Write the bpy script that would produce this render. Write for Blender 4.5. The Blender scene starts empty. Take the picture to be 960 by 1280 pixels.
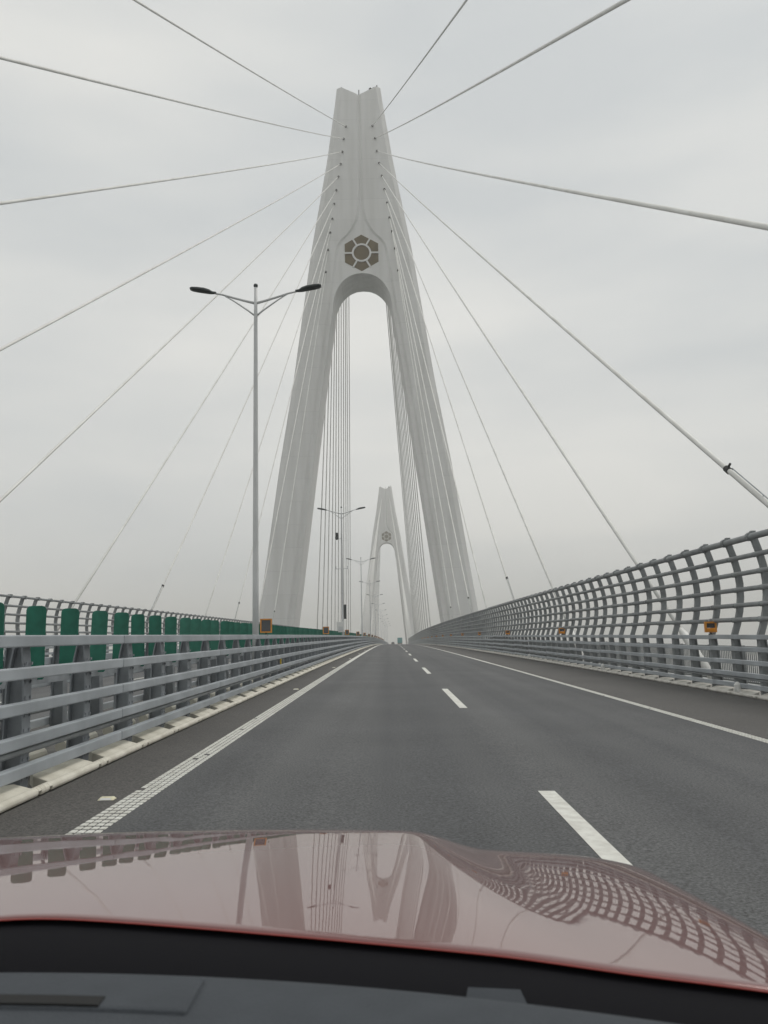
import bpy, bmesh, math, random
from mathutils import Vector, Matrix, Euler
random.seed(7)
R = math.radians
scene = bpy.context.scene
COL = scene.collection

# ------------------------------------------------------------------ camera
cam_d = bpy.data.cameras.new('camera')
cam = bpy.data.objects.new('camera', cam_d); COL.objects.link(cam)
_pitch, _yaw, _roll = 0.145719, -0.0041994, -0.0223533
EYE = 1.4749
_f = Vector((math.sin(_yaw)*math.cos(_pitch), math.cos(_yaw)*math.cos(_pitch), math.sin(_pitch)))
_r0 = Vector((math.cos(_yaw), -math.sin(_yaw), 0)); _u0 = _r0.cross(_f)
_r = math.cos(_roll)*_r0 + math.sin(_roll)*_u0
_u = -math.sin(_roll)*_r0 + math.cos(_roll)*_u0
cam.matrix_world = Matrix(((_r.x, _u.x, -_f.x, 0), (_r.y, _u.y, -_f.y, 0), (_r.z, _u.z, -_f.z, EYE), (0, 0, 0, 1)))
cam_d.sensor_fit = 'VERTICAL'; cam_d.sensor_height = 24.0
cam_d.lens = 1039.06/1280*24.0
cam_d.clip_start = 0.02; cam_d.clip_end = 30000
cam_d.dof.use_dof = True; cam_d.dof.focus_distance = 60; cam_d.dof.aperture_fstop = 7.0
scene.camera = cam

# ------------------------------------------------------------------ sky, sun, exposure
SUN_EL, SUN_AZ = R(62), R(65)          # azimuth clockwise from +Y: high, ahead and to the right
world = bpy.data.worlds.new('World'); scene.world = world; world.use_nodes = True
wt = world.node_tree; wt.nodes.clear()
def wn(t, **k):
    n = wt.nodes.new(t)
    for a, b in k.items(): setattr(n, a, b)
    return n
w_out = wn('ShaderNodeOutputWorld'); w_bg = wn('ShaderNodeBackground')
w_sky = wn('ShaderNodeTexSky'); w_sky.sky_type = 'NISHITA'; w_sky.sun_disc = False
w_sky.sun_elevation = SUN_EL; w_sky.sun_rotation = SUN_AZ; w_sky.dust_density = 6; w_sky.air_density = 1.0; w_sky.ozone_density = 1.0
w_hsv = wn('ShaderNodeHueSaturation'); w_hsv.inputs['Saturation'].default_value = 0.22
w_tc = wn('ShaderNodeTexCoord'); w_map = wn('ShaderNodeMapping'); w_map.inputs['Scale'].default_value = (1.0, 1.0, 4.0)
w_map.inputs['Location'].default_value = (0.3, 1.1, 0.15); w_map.inputs['Rotation'].default_value = (0.12, -0.16, 0.4)
w_noise = wn('ShaderNodeTexNoise'); w_noise.inputs['Scale'].default_value = 1.7; w_noise.inputs['Detail'].default_value = 4; w_noise.inputs['Roughness'].default_value = 0.45
w_ramp = wn('ShaderNodeValToRGB')
w_ramp.color_ramp.elements[0].position = 0.33; w_ramp.color_ramp.elements[0].color = (6.5, 6.8, 6.88, 1)
w_ramp.color_ramp.elements[1].position = 0.66; w_ramp.color_ramp.elements[1].color = (8.75, 8.75, 8.4, 1)
w_mix = wn('ShaderNodeMixRGB'); w_mix.inputs['Fac'].default_value = 0.88
wt.links.new(w_tc.outputs['Generated'], w_map.inputs['Vector']); wt.links.new(w_map.outputs[0], w_noise.inputs['Vector'])
wt.links.new(w_noise.outputs['Fac'], w_ramp.inputs['Fac'])
wt.links.new(w_sky.outputs[0], w_hsv.inputs['Color'])
wt.links.new(w_hsv.outputs[0], w_mix.inputs['Color1']); wt.links.new(w_ramp.outputs[0], w_mix.inputs['Color2'])
wt.links.new(w_mix.outputs[0], w_bg.inputs['Color']); w_bg.inputs['Strength'].default_value = 0.10
wt.links.new(w_bg.outputs[0], w_out.inputs['Surface'])

sun_d = bpy.data.lights.new('sun', 'SUN'); sun = bpy.data.objects.new('sun', sun_d); COL.objects.link(sun)
sun_d.energy = 0.9; sun_d.angle = R(25); sun_d.color = (1.0, 0.96, 0.9)
_sd = Vector((math.sin(SUN_AZ)*math.cos(SUN_EL), math.cos(SUN_AZ)*math.cos(SUN_EL), math.sin(SUN_EL)))
sun.rotation_euler = _sd.to_track_quat('Z', 'Y').to_euler(); sun.location = (0, -30, 60)

scene.view_settings.view_transform = 'Standard'; scene.view_settings.look = 'None'
scene.view_settings.exposure = 0.0; scene.view_settings.gamma = 1.0; scene.view_settings.use_curve_mapping = False
scene.cycles.use_denoising = True
scene.cycles.max_bounces = 8; scene.cycles.volume_bounces = 4; scene.cycles.diffuse_bounces = 4
scene.cycles.sample_clamp_indirect = 6.0

# ------------------------------------------------------------------ bridge geometry (metres; x right, y ahead)
XC, FALL, RV, RH = -4.3, 0.0227, 20000.0, 60000.0
KERB_IN, KERB_OUT = -3.26, 8.45
def bend(y): return y*y/(2*RH) if y > 0 else 0.0
def crest(y): return -y*y/(2*RV) if y < 300 else -2.25-0.015*(y-300)      # crest curve, then an even down grade
def crown(x): return -FALL*(abs(x-XC)+XC)
def F(x, y, z): return Vector((x+bend(y), y, z+crest(y)))       # deck coordinates -> world
def G(x, y, z=0.0): return F(x, y, crown(x)+z)                   # z above the road surface at that x
def frot(y): return Euler((math.atan(-min(y, 300)/RV), 0, -math.atan((y/RH) if y > 0 else 0)))

# ------------------------------------------------------------------ materials
def mat(name, col, rough=0.6, metal=0.0, spec=0.5, vary=0.0, scale=8.0, bump=0.0, bscale=40.0, col2=None, detail=5, rnd=0.0, coat=0, coatior=1.5):
    m = bpy.data.materials.new(name); m.use_nodes = True; nt = m.node_tree
    p = nt.nodes['Principled BSDF']
    p.inputs['Base Color'].default_value = (*col, 1); p.inputs['Roughness'].default_value = rough
    p.inputs['Metallic'].default_value = metal; p.inputs['Specular IOR Level'].default_value = spec
    p.inputs['Coat Weight'].default_value = coat; p.inputs['Coat IOR'].default_value = coatior; p.inputs['Coat Roughness'].default_value = 0.015
    tc = nt.nodes.new('ShaderNodeTexCoord')
    if vary or col2:
        n = nt.nodes.new('ShaderNodeTexNoise'); n.inputs['Scale'].default_value = scale; n.inputs['Detail'].default_value = detail
        nt.links.new(tc.outputs['Object'], n.inputs['Vector'])
        r = nt.nodes.new('ShaderNodeValToRGB'); r.color_ramp.elements[0].position = 0.34; r.color_ramp.elements[1].position = 0.66
        a = col2 or tuple(c*(1-vary) for c in col); b = col if col2 else tuple(min(1, c*(1+vary)) for c in col)
        r.color_ramp.elements[0].color = (*a, 1); r.color_ramp.elements[1].color = (*b, 1)
        nt.links.new(n.outputs['Fac'], r.inputs['Fac']); nt.links.new(r.outputs[0], p.inputs['Base Color'])
        if rnd:                     # pieces of one kind differ a little: fading and grime
            oi = nt.nodes.new('ShaderNodeObjectInfo'); mr = nt.nodes.new('ShaderNodeMapRange'); mr.inputs['To Min'].default_value = 1-rnd; mr.inputs['To Max'].default_value = 1+rnd
            hs = nt.nodes.new('ShaderNodeHueSaturation'); nt.links.new(oi.outputs['Random'], mr.inputs['Value']); nt.links.new(mr.outputs[0], hs.inputs['Value'])
            sm = nt.nodes.new('ShaderNodeMapRange'); sm.inputs['To Min'].default_value = 1.0; sm.inputs['To Max'].default_value = 1-rnd*1.2; nt.links.new(oi.outputs['Random'], sm.inputs['Value']); nt.links.new(sm.outputs[0], hs.inputs['Saturation'])
            nt.links.new(r.outputs[0], hs.inputs['Color']); nt.links.new(hs.outputs[0], p.inputs['Base Color'])
    if bump:
        n2 = nt.nodes.new('ShaderNodeTexNoise'); n2.inputs['Scale'].default_value = bscale; n2.inputs['Detail'].default_value = 3
        nt.links.new(tc.outputs['Object'], n2.inputs['Vector'])
        b2 = nt.nodes.new('ShaderNodeBump'); b2.inputs['Strength'].default_value = bump; b2.inputs['Distance'].default_value = 0.02
        nt.links.new(n2.outputs['Fac'], b2.inputs['Height']); nt.links.new(b2.outputs[0], p.inputs['Normal'])
        if coat: nt.links.new(b2.outputs[0], p.inputs['Coat Normal'])
    return m

def asphalt(name, base, dark, lane_wear):
    """fine aggregate speckle, broad patches, faint long wheel tracks along the road"""
    m = bpy.data.materials.new(name); m.use_nodes = True; nt = m.node_tree; L = nt.links
    p = nt.nodes['Principled BSDF']; p.inputs['Roughness'].default_value = 0.72; p.inputs['Specular IOR Level'].default_value = 0.45
    tc = nt.nodes.new('ShaderNodeTexCoord')
    def noise(scale, detail, vec=None, rough=0.5):
        n = nt.nodes.new('ShaderNodeTexNoise'); n.inputs['Scale'].default_value = scale; n.inputs['Detail'].default_value = detail; n.inputs['Roughness'].default_value = rough
        L.new(vec or tc.outputs['Object'], n.inputs['Vector']); return n
    mp = nt.nodes.new('ShaderNodeMapping'); mp.inputs['Scale'].default_value = (0.9, 0.012, 0.0); L.new(tc.outputs['Object'], mp.inputs['Vector'])
    speck = noise(42, 5, rough=0.8); patch = noise(0.35, 4); track = noise(1.0, 2, mp.outputs[0])
    rs = nt.nodes.new('ShaderNodeValToRGB'); rs.color_ramp.elements[0].position = 0.36; rs.color_ramp.elements[1].position = 0.68
    rs.color_ramp.elements[0].color = (*[c*0.30 for c in base], 1); rs.color_ramp.elements[1].color = (*[c*1.95 for c in base], 1)
    L.new(speck.outputs['Fac'], rs.inputs['Fac'])
    rp = nt.nodes.new('ShaderNodeValToRGB'); rp.color_ramp.elements[0].position = 0.35; rp.color_ramp.elements[1].position = 0.65
    rp.color_ramp.elements[0].color = (0.86, 0.86, 0.86, 1); rp.color_ramp.elements[1].color = (1.06, 1.06, 1.06, 1)
    L.new(patch.outputs['Fac'], rp.inputs['Fac'])
    rt = nt.nodes.new('ShaderNodeValToRGB'); rt.color_ramp.elements[0].position = 0.38; rt.color_ramp.elements[1].position = 0.62
    rt.color_ramp.elements[0].color = (*dark, 1); rt.color_ramp.elements[1].color = (1, 1, 1, 1)
    L.new(track.outputs['Fac'], rt.inputs['Fac'])
    m1 = nt.nodes.new('ShaderNodeMixRGB'); m1.blend_type = 'MULTIPLY'; m1.inputs[0].default_value = 1
    m2 = nt.nodes.new('ShaderNodeMixRGB'); m2.blend_type = 'MULTIPLY'; m2.inputs[0].default_value = lane_wear
    L.new(rs.outputs[0], m1.inputs[1]); L.new(rp.outputs[0], m1.inputs[2]); L.new(m1.outputs[0], m2.inputs[1]); L.new(rt.outputs[0], m2.inputs[2])
    L.new(m2.outputs[0], p.inputs['Base Color'])
    b = nt.nodes.new('ShaderNodeBump'); b.inputs['Strength'].default_value = 0.35; b.inputs['Distance'].default_value = 0.006
    L.new(speck.outputs['Fac'], b.inputs['Height']); L.new(b.outputs[0], p.inputs['Normal'])
    return m

def concrete_tower():
    m = bpy.data.materials.new('tower_paint'); m.use_nodes = True; nt = m.node_tree; L = nt.links
    p = nt.nodes['Principled BSDF']; p.inputs['Roughness'].default_value = 0.75; p.inputs['Specular IOR Level'].default_value = 0.25
    tc = nt.nodes.new('ShaderNodeTexCoord'); sep = nt.nodes.new('ShaderNodeSeparateXYZ'); L.new(tc.outputs['Object'], sep.inputs[0])
    # pour lifts: each 4.5 m lift has its own slight tone, with a thin joint line
    d = nt.nodes.new('ShaderNodeMath'); d.operation = 'DIVIDE'; d.inputs[1].default_value = 4.5; L.new(sep.outputs['Z'], d.inputs[0])
    fl = nt.nodes.new('ShaderNodeMath'); fl.operation = 'FLOOR'; L.new(d.outputs[0], fl.inputs[0])
    fr = nt.nodes.new('ShaderNodeMath'); fr.operation = 'FRACT'; L.new(d.outputs[0], fr.inputs[0])
    wn_ = nt.nodes.new('ShaderNodeTexWhiteNoise'); wn_.noise_dimensions = '1D'; L.new(fl.outputs[0], wn_.inputs['W'])
    tone = nt.nodes.new('ShaderNodeMapRange'); tone.inputs['To Min'].default_value = 0.98; tone.inputs['To Max'].default_value = 1.012; L.new(wn_.outputs['Value'], tone.inputs['Value'])
    ln = nt.nodes.new('ShaderNodeMath'); ln.operation = 'LESS_THAN'; ln.inputs[1].default_value = 0.018; L.new(fr.outputs[0], ln.inputs[0])
    ls = nt.nodes.new('ShaderNodeMapRange'); ls.inputs['To Min'].default_value = 1.0; ls.inputs['To Max'].default_value = 0.9; L.new(ln.outputs[0], ls.inputs['Value'])
    mu = nt.nodes.new('ShaderNodeMath'); mu.operation = 'MULTIPLY'; L.new(tone.outputs[0], mu.inputs[0]); L.new(ls.outputs[0], mu.inputs[1])
    mp = nt.nodes.new('ShaderNodeMapping'); mp.inputs['Scale'].default_value = (0.7, 0.7, 0.045); L.new(tc.outputs['Object'], mp.inputs['Vector'])
    n = nt.nodes.new('ShaderNodeTexNoise'); n.inputs['Scale'].default_value = 1.0; n.inputs['Detail'].default_value = 6; L.new(mp.outputs[0], n.inputs['Vector'])
    r = nt.nodes.new('ShaderNodeValToRGB'); r.color_ramp.elements[0].position = 0.32; r.color_ramp.elements[1].position = 0.62
    r.color_ramp.elements[0].color = (0.68, 0.675, 0.655, 1); r.color_ramp.elements[1].color = (0.755, 0.75, 0.735, 1)
    L.new(n.outputs['Fac'], r.inputs['Fac'])
    mx = nt.nodes.new('ShaderNodeMixRGB'); mx.blend_type = 'MULTIPLY'; mx.inputs[0].default_value = 1
    L.new(r.outputs[0], mx.inputs[1]); L.new(mu.outputs[0], mx.inputs[2]); L.new(mx.outputs[0], p.inputs['Base Color'])
    return m

M = {}
M['road'] = asphalt('lane_asphalt', (0.097, 0.099, 0.100), (0.60, 0.61, 0.64), 0.8)
M['shoulder'] = asphalt('shoulder_asphalt', (0.088, 0.084, 0.079), (0.8, 0.8, 0.8), 0.3)
M['concrete'] = mat('deck_concrete', (0.26, 0.25, 0.235), 0.85, vary=0.22, scale=1.6, bump=0.3, bscale=25)
M['median'] = mat('median_concrete', (0.13, 0.128, 0.12), 0.9, vary=0.35, scale=3.0, bump=0.3, bscale=25)
M['tower'] = concrete_tower()
M['paint'] = mat('road_paint', (0.74, 0.74, 0.69), 0.6, col2=(0.58, 0.57, 0.52), scale=9, detail=8)
M['steel'] = mat('grey_painted_steel', (0.36, 0.39, 0.415), 0.45, vary=0.16, scale=1.3, detail=9, rnd=0.05, spec=0.4)
M['steel_post'] = mat('grey_painted_post', (0.27, 0.29, 0.31), 0.55, vary=0.2, scale=3.0, detail=9, rnd=0.08, spec=0.35)
M['tube'] = mat('wind_fence_paint', (0.235, 0.25, 0.255), 0.55, vary=0.18, scale=2.0, detail=9, rnd=0.07, spec=0.35)
M['cream'] = mat('cream_kerb_paint', (0.78, 0.75, 0.65), 0.65, col2=(0.56, 0.53, 0.44), scale=2.6, detail=10, rnd=0.05, bump=0.1, bscale=30)
M['whitekerb'] = mat('pale_kerb_concrete', (0.68, 0.66, 0.61), 0.75, col2=(0.46, 0.445, 0.40), scale=2.2, detail=8, bump=0.2, bscale=25)
M['green'] = mat('green_board_plastic', (0.016, 0.16, 0.107), 0.6, vary=0.2, scale=4, detail=8, rnd=0.12, spec=0.35)
M['cable'] = mat('white_cable_sheath', (0.80, 0.80, 0.77), 0.45, col2=(0.66, 0.655, 0.62), scale=0.9, detail=6)
M['dark'] = mat('dark_rubber', (0.022, 0.022, 0.024), 0.6)
M['socket'] = mat('anchor_socket', (0.035, 0.035, 0.035), 0.7)
M['pole'] = mat('lamp_pole_paint', (0.60, 0.61, 0.61), 0.45, vary=0.06, scale=1.5)
M['lamp'] = mat('lamp_head_metal', (0.045, 0.055, 0.055), 0.45)
M['orange'] = mat('orange_frame', (0.62, 0.25, 0.03), 0.5, vary=0.15, scale=12)
M['solar'] = mat('solar_panel', (0.07, 0.075, 0.08), 0.2)
M['amber'] = mat('amber_lens', (0.75, 0.28, 0.02), 0.3)
M['pane'] = mat('bronze_pane', (0.125, 0.094, 0.042), 0.5, vary=0.15, scale=0.5)
M['white'] = mat('white_plastic', (0.72, 0.72, 0.70), 0.5)
M['stud'] = mat('cream_stud', (0.70, 0.66, 0.48), 0.5, vary=0.12, scale=30)
M['teal'] = mat('teal_truck_paint', (0.03, 0.24, 0.25), 0.5, vary=0.1, scale=2)
M['darkcar'] = mat('dark_car_paint', (0.06, 0.07, 0.075), 0.35)
M['glass'] = mat('dark_vehicle_glass', (0.02, 0.025, 0.03), 0.1)
M['tyre'] = mat('tyre_rubber', (0.02, 0.02, 0.02), 0.8)
M['sea'] = mat('sea_water', (0.06, 0.075, 0.075), 0.22, vary=0.15, scale=0.004, bump=0.5, bscale=0.15)
M['hood'] = mat('dark_red_metallic_paint', (0.15, 0.026, 0.021), 0.34, metal=0.32, coat=1.0, coatior=1.70, vary=0.03, scale=2, bump=0.003, bscale=16)
M['lit_edge'] = mat('lit_edge_red', (0.33, 0.045, 0.035), 0.4, coat=0.3)  # bonnet red made lighter to stand for light on the rear lip
M['cowl'] = mat('black_cowl_plastic', (0.008, 0.008, 0.010), 0.8, spec=0.12)
M['dash'] = mat('slate_dashboard_vinyl', (0.068, 0.075, 0.084), 0.85, spec=0.12, vary=0.05, scale=20, bump=0.15, bscale=300)
M['slot'] = mat('black_vent_slot', (0.004, 0.004, 0.004), 0.8)
M['yellow'] = mat('yellow_reflector', (0.6, 0.42, 0.04), 0.4)

# ------------------------------------------------------------------ mesh helpers
class MB:
    def __init__(s): s.v = []; s.f = []
    def add(s, vs, fs):
        o = len(s.v); s.v += [tuple(v) for v in vs]; s.f += [tuple(i+o for i in f) for f in fs]
    def hexa(s, p):      # 8 points: bottom ring 0-3, top ring 4-7
        s.add(p, [(3, 2, 1, 0), (4, 5, 6, 7), (0, 1, 5, 4), (1, 2, 6, 5), (2, 3, 7, 6), (3, 0, 4, 7)])
    def box(s, x0, x1, y0, y1, z0, z1):
        s.hexa([(x0, y0, z0), (x1, y0, z0), (x1, y1, z0), (x0, y1, z0), (x0, y0, z1), (x1, y0, z1), (x1, y1, z1), (x0, y1, z1)])
    def sweep(s, ring_fn, n, path_len, cap=True):
        """ring_fn(i) -> list of points of ring i"""
        rings = [ring_fn(i) for i in range(path_len)]; k = len(rings[0]); o = len(s.v)
        for r in rings: s.v += [tuple(p) for p in r]
        for i in range(path_len-1):
            for j in range(k):
                a = o+i*k+j; b = o+i*k+(j+1) % k
                s.f.append((a, b, b+k, a+k))
        if cap:
            s.f.append(tuple(o+j for j in reversed(range(k)))); s.f.append(tuple(o+(path_len-1)*k+j for j in range(k)))
    def tube(s, pts, rad, n=8, cap=True):
        pts = [Vector(p) for p in pts]; rads = rad if isinstance(rad, (list, tuple)) else [rad]*len(pts)
        def ring(i):
            a = pts[max(0, i-1)]; b = pts[min(len(pts)-1, i+1)]; d = (b-a).normalized()
            up = Vector((0, 0, 1)) if abs(d.z) < 0.95 else Vector((0, 1, 0))
            sx = d.cross(up).normalized(); sy = sx.cross(d)
            return [pts[i]+(sx*math.cos(2*math.pi*j/n)+sy*math.sin(2*math.pi*j/n))*rads[i] for j in range(n)]
        s.sweep(ring, n, len(pts), cap)
    def profile_y(s, prof, ys, fn):
        """prof: closed (x, z) loop, extruded along ys through fn(x, y, z)"""
        s.sweep(lambda i: [fn(x, ys[i], z) for x, z in prof], len(prof), len(ys))
    def prism(s, poly, y0, y1):       # poly in (x, z), extruded along y
        n = len(poly); s.add([(x, y0, z) for x, z in poly]+[(x, y1, z) for x, z in poly],
            [tuple(range(n)), tuple(reversed(range(n, 2*n)))]+[((i+1) % n, i, i+n, (i+1) % n+n) for i in range(n)])
    def mesh(s, name, m, smooth=False):
        me = bpy.data.meshes.new(name); me.from_pydata(s.v, [], s.f); me.update()
        bm = bmesh.new(); bm.from_mesh(me); bmesh.ops.recalc_face_normals(bm, faces=bm.faces); bm.to_mesh(me); bm.free()
        me.materials.append(m)
        if smooth:
            me.polygons.foreach_set('use_smooth', [True]*len(me.polygons))
        return me
    def build(s, name, m, parent=None, smooth=False):
        return link(name, s.mesh(name, m, smooth), parent)

def link(name, me, parent=None, loc=(0, 0, 0), rot=None):
    o = bpy.data.objects.new(name, me); COL.objects.link(o)
    o.location = loc
    if rot is not None: o.rotation_euler = rot
    if parent is not None: o.parent = parent
    return o
def tag(o, label=None, cat=None, group=None, kind=None):
    if label: o['label'] = label
    if cat: o['category'] = cat
    if group: o['group'] = group
    if kind: o['kind'] = kind
    return o
def empty(name, loc=(0, 0, 0), rot=None):
    o = bpy.data.objects.new(name, None); COL.objects.link(o); o.location = loc; o.empty_display_size = 0.3
    if rot is not None: o.rotation_euler = rot
    return o
def copy_tree(o, parent=None):
    c = o.copy(); COL.objects.link(c)
    if parent is not None: c.parent = parent
    for ch in [k for k in bpy.data.objects if k.parent == o]: copy_tree(ch, c)
    return c
def bevel_mesh(me, w, seg=2):
    bm = bmesh.new(); bm.from_mesh(me)
    bmesh.ops.bevel(bm, geom=list(bm.edges), offset=w, segments=seg, profile=0.5, affect='EDGES', clamp_overlap=True)
    bm.to_mesh(me); bm.free(); return me
ORD = ['topmost', 'second', 'third', 'fourth', 'fifth', 'sixth', 'seventh', 'eighth', 'ninth', 'tenth', 'eleventh']

# ------------------------------------------------------------------ sea and deck
def ylist(y0, y1, step): 
    n = max(1, int(math.ceil((y1-y0)/step))); return [y0+(y1-y0)*i/n for i in range(n+1)]
Y0, Y1 = -140.0, 1000.0
YS = ylist(Y0, Y1, 5)
def sheet(name, x0, x1, z, m, ys=None, parent=None, nx=1):
    mb = MB(); ys = ys or YS
    vs = [G(x0+(x1-x0)*i/nx, y, z) for y in ys for i in range(nx+1)]; k = nx+1
    mb.add(vs, [(j*k+i, j*k+i+1, (j+1)*k+i+1, (j+1)*k+i) for j in range(len(ys)-1) for i in range(nx)])
    return mb.build(name, m, parent)

mb = MB(); mb.add([(-9000, -5000, -46), (9000, -5000, -46), (9000, 9000, -46), (-9000, 9000, -46)], [(0, 1, 2, 3)])
tag(mb.build('sea', M['sea']), 'grey hazy sea water far below the bridge deck', kind='structure')
# box girder: follows the crown, underside flat
XR, XL = XC+14.75, XC-14.75
mb = MB()
prof = [(XL, crown(XL)-0.02), (XC, crown(XC)-0.02), (XR, crown(XR)-0.02), (XR, crown(XR)-0.9), (XC+11, -3.8), (XC-11, -3.8), (XL, crown(XL)-0.9)]
mb.profile_y(prof, YS, lambda x, y, z: F(x, y, z))
tag(mb.build('bridge_deck', M['concrete']), 'grey concrete bridge deck girder carrying both carriageways', kind='structure')
for sgn, nm, lb in ((1, 'road', 'dark asphalt lanes under the red car'), (-1, 'opposite_road', 'asphalt lanes of the opposite carriageway beyond the median')):
    X = lambda x: x if sgn > 0 else 2*XC-x
    lo, hi = sorted((X(-2.36), X(5.18))); rd = sheet(nm, lo, hi, 0.0, M['road'], nx=2)
    tag(rd, lb, kind='structure')
    for a, b, n2, l2 in ((KERB_IN+0.02, -2.36, 'inner_shoulder', 'narrow brownish asphalt shoulder beside the median kerb'), (5.18, KERB_OUT-0.02, 'outer_shoulder', 'wide brownish asphalt hard shoulder beside the wind fence')):
        lo, hi = sorted((X(a), X(b)))
        tag(sheet(n2 if sgn > 0 else 'opposite_'+n2, lo, hi, 0.0, M['shoulder']), l2 if sgn > 0 else l2.replace('beside', 'of opposite lanes beside'), kind='structure')
    # solid edge lines: the near stretch is a studded grid of small thermoplastic cells, farther on a plain strip
    for xc_, w, y_a in ((-2.32, 0.25, 3.0), (5.20, 0.18, 8.0)):
        if sgn > 0:
            mb = MB(); ny = int((44-y_a)/0.115); cw = w/4
            for k in range(ny):
                y = y_a+0.115*k
                for c in range(4):
                    if random.random() < 0.004: continue
                    x0 = xc_-w/2+c*cw+0.006; x1 = x0+cw-0.012
                    y0_, y1_ = y+0.018+random.uniform(-.003, .003), y+0.096+random.uniform(-.003, .003)
                    lo_ = [G(x0, y0_, 0.003), G(x1, y0_, 0.003), G(x1, y1_, 0.003), G(x0, y1_, 0.003)]
                    hi_ = [G(x0+.004, y0_+.004, 0.009), G(x1-.004, y0_+.004, 0.009), G(x1-.004, y1_-.004, 0.009), G(x0+.004, y1_-.004, 0.009)]
                    mb.add(lo_+hi_, [(4, 5, 6, 7), (0, 1, 5, 4), (1, 2, 6, 5), (2, 3, 7, 6), (3, 0, 4, 7)])
            e = mb.build('edge_line_cells', M['paint'], rd); e['kind'] = 'stuff'
            sheet('edge_line', xc_-w/2, xc_+w/2, 0.004, M['paint'], ylist(44, Y1-5, 5), rd)
            sheet('edge_line', xc_-w/2, xc_+w/2, 0.004, M['paint'], ylist(Y0+5, y_a, 5), rd)
        else:
            sheet('edge_line', X(xc_)-w/2, X(xc_)+w/2, 0.004, M['paint'], ylist(Y0+5, Y1-5, 5), rd)
    for k in range(-6, 55):
        y = 2.2+15*k
        sheet('lane_dash', X(1.445)-0.08, X(1.445)+0.08, 0.004, M['paint'], [y, y+2, y+4, y+6], rd)
# median strip and the two outer maintenance strips
tag(sheet('median_strip', 2*XC-KERB_IN+0.02, KERB_IN-0.02, 0.004, M['median'], nx=2), 'dark concrete median strip between the two barriers', kind='structure')
# expansion joints across the deck near the pylon
for y in (151.0,):
    sheet('expansion_joint', -2.2, 5.0, 0.006, M['median'], [y, y+0.35], bpy.data.objects['road'])

# ------------------------------------------------------------------ kerbs: a cream block between every two posts
PITCH = 1.5
def kerb_piece(m, name, pitch):
    mb = MB(); hb = pitch/2
    # block, road side at +x = 0, back at -x; ends slanted at the back
    fl, bl = hb-0.19, hb-0.46
    p = [(-0.02, -fl), (-0.02, fl), (-0.20, fl-0.02), (-0.34, bl), (-0.34, -bl), (-0.20, -fl+0.02)]
    z0, zt = 0.0, [0.07, 0.07, 0.125, 0.13, 0.13, 0.125]
    n = 6; mb.add([(x, y, z0) for x, y in p]+[(x, y, z) for (x, y), z in zip(p, zt)],
        [tuple(reversed(range(n))), (6, 7, 8, 11), (11, 8, 9, 10)]+[(i, (i+1) % n, (i+1) % n+n, i+n) for i in range(n)])
    # rounded nose strip with drain notches beside the post
    for a, b, zl in ((-hb, -hb+0.09, 0.004), (-hb+0.09, -hb+0.16, 0.042), (-hb+0.16, hb-0.16, 0.004), (hb-0.16, hb-0.09, 0.042), (hb-0.09, hb, 0.004)):
        pr = [(0.0, zl), (0.012, max(zl, 0.03)), (0.006, 0.058), (-0.02, 0.078), (-0.055, 0.08), (-0.055, zl)]
        mb.sweep(lambda i, a=a, b=b, pr=pr: [(x, (a, b)[i], z) for x, z in pr], 6, 2)
    return bevel_mesh(mb.mesh(name, m), 0.006, 1)
kp_cream = kerb_piece(M['cream'], 'kerb_block', 1.6); kp_pale = kerb_piece(M['whitekerb'], 'kerb_block', 1.5)
def kerb_run(name, x, face, me, label, y_a, y_n, y_b):
    PITCH, POST0 = (1.6, 0.04) if me is kp_cream else (1.5, 0.36)
    """face +1: road lies on +x"""
    k = empty(name, G(x, 0)); tag(k, label, kind='structure')
    i0, i1 = math.ceil(y_a/PITCH), math.floor(y_n/PITCH)
    for i in range(i0, i1):
        y = (i+0.5)*PITCH+POST0; e = frot(y)
        o = link('kerb_block', me, k, G(x, y)-G(x, 0), (e.x, 0, e.z+(0 if face > 0 else math.pi)))
    src = [v.co.copy() for v in me.vertices]; fcs = [tuple(p.vertices) for p in me.polygons]
    for (a, b) in ((math.ceil(Y0/PITCH)+2, i0), (i1, math.floor(y_b/PITCH))):
        mb = MB()
        for i in range(a, b):
            y = (i+0.5)*PITCH+POST0
            mb.add([G(x+face*v.x, y+face*v.y, v.z)-G(x, 0) for v in src], fcs)
        if mb.v: o = mb.build('kerb_blocks', me.materials[0], k); o['kind'] = 'stuff'
    return k
kerb_run('median_kerb', KERB_IN, 1, kp_cream, 'cream painted kerb blocks along the median guard rail', 3, 75, 420)
kerb_run('outer_kerb', KERB_OUT, -1, kp_pale, 'pale concrete kerb blocks at the foot of the wind fence', 9, 75, 420)
kerb_run('opposite_median_kerb', 2*XC-KERB_IN, -1, kp_cream, 'cream kerb blocks of the opposite carriageway along the median', 3, 4.6, 420)
kerb_run('opposite_outer_kerb', 2*XC-KERB_OUT, 1, kp_pale, 'pale kerb blocks at the far wind fence foot', 3, 4.6, 420)

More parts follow.
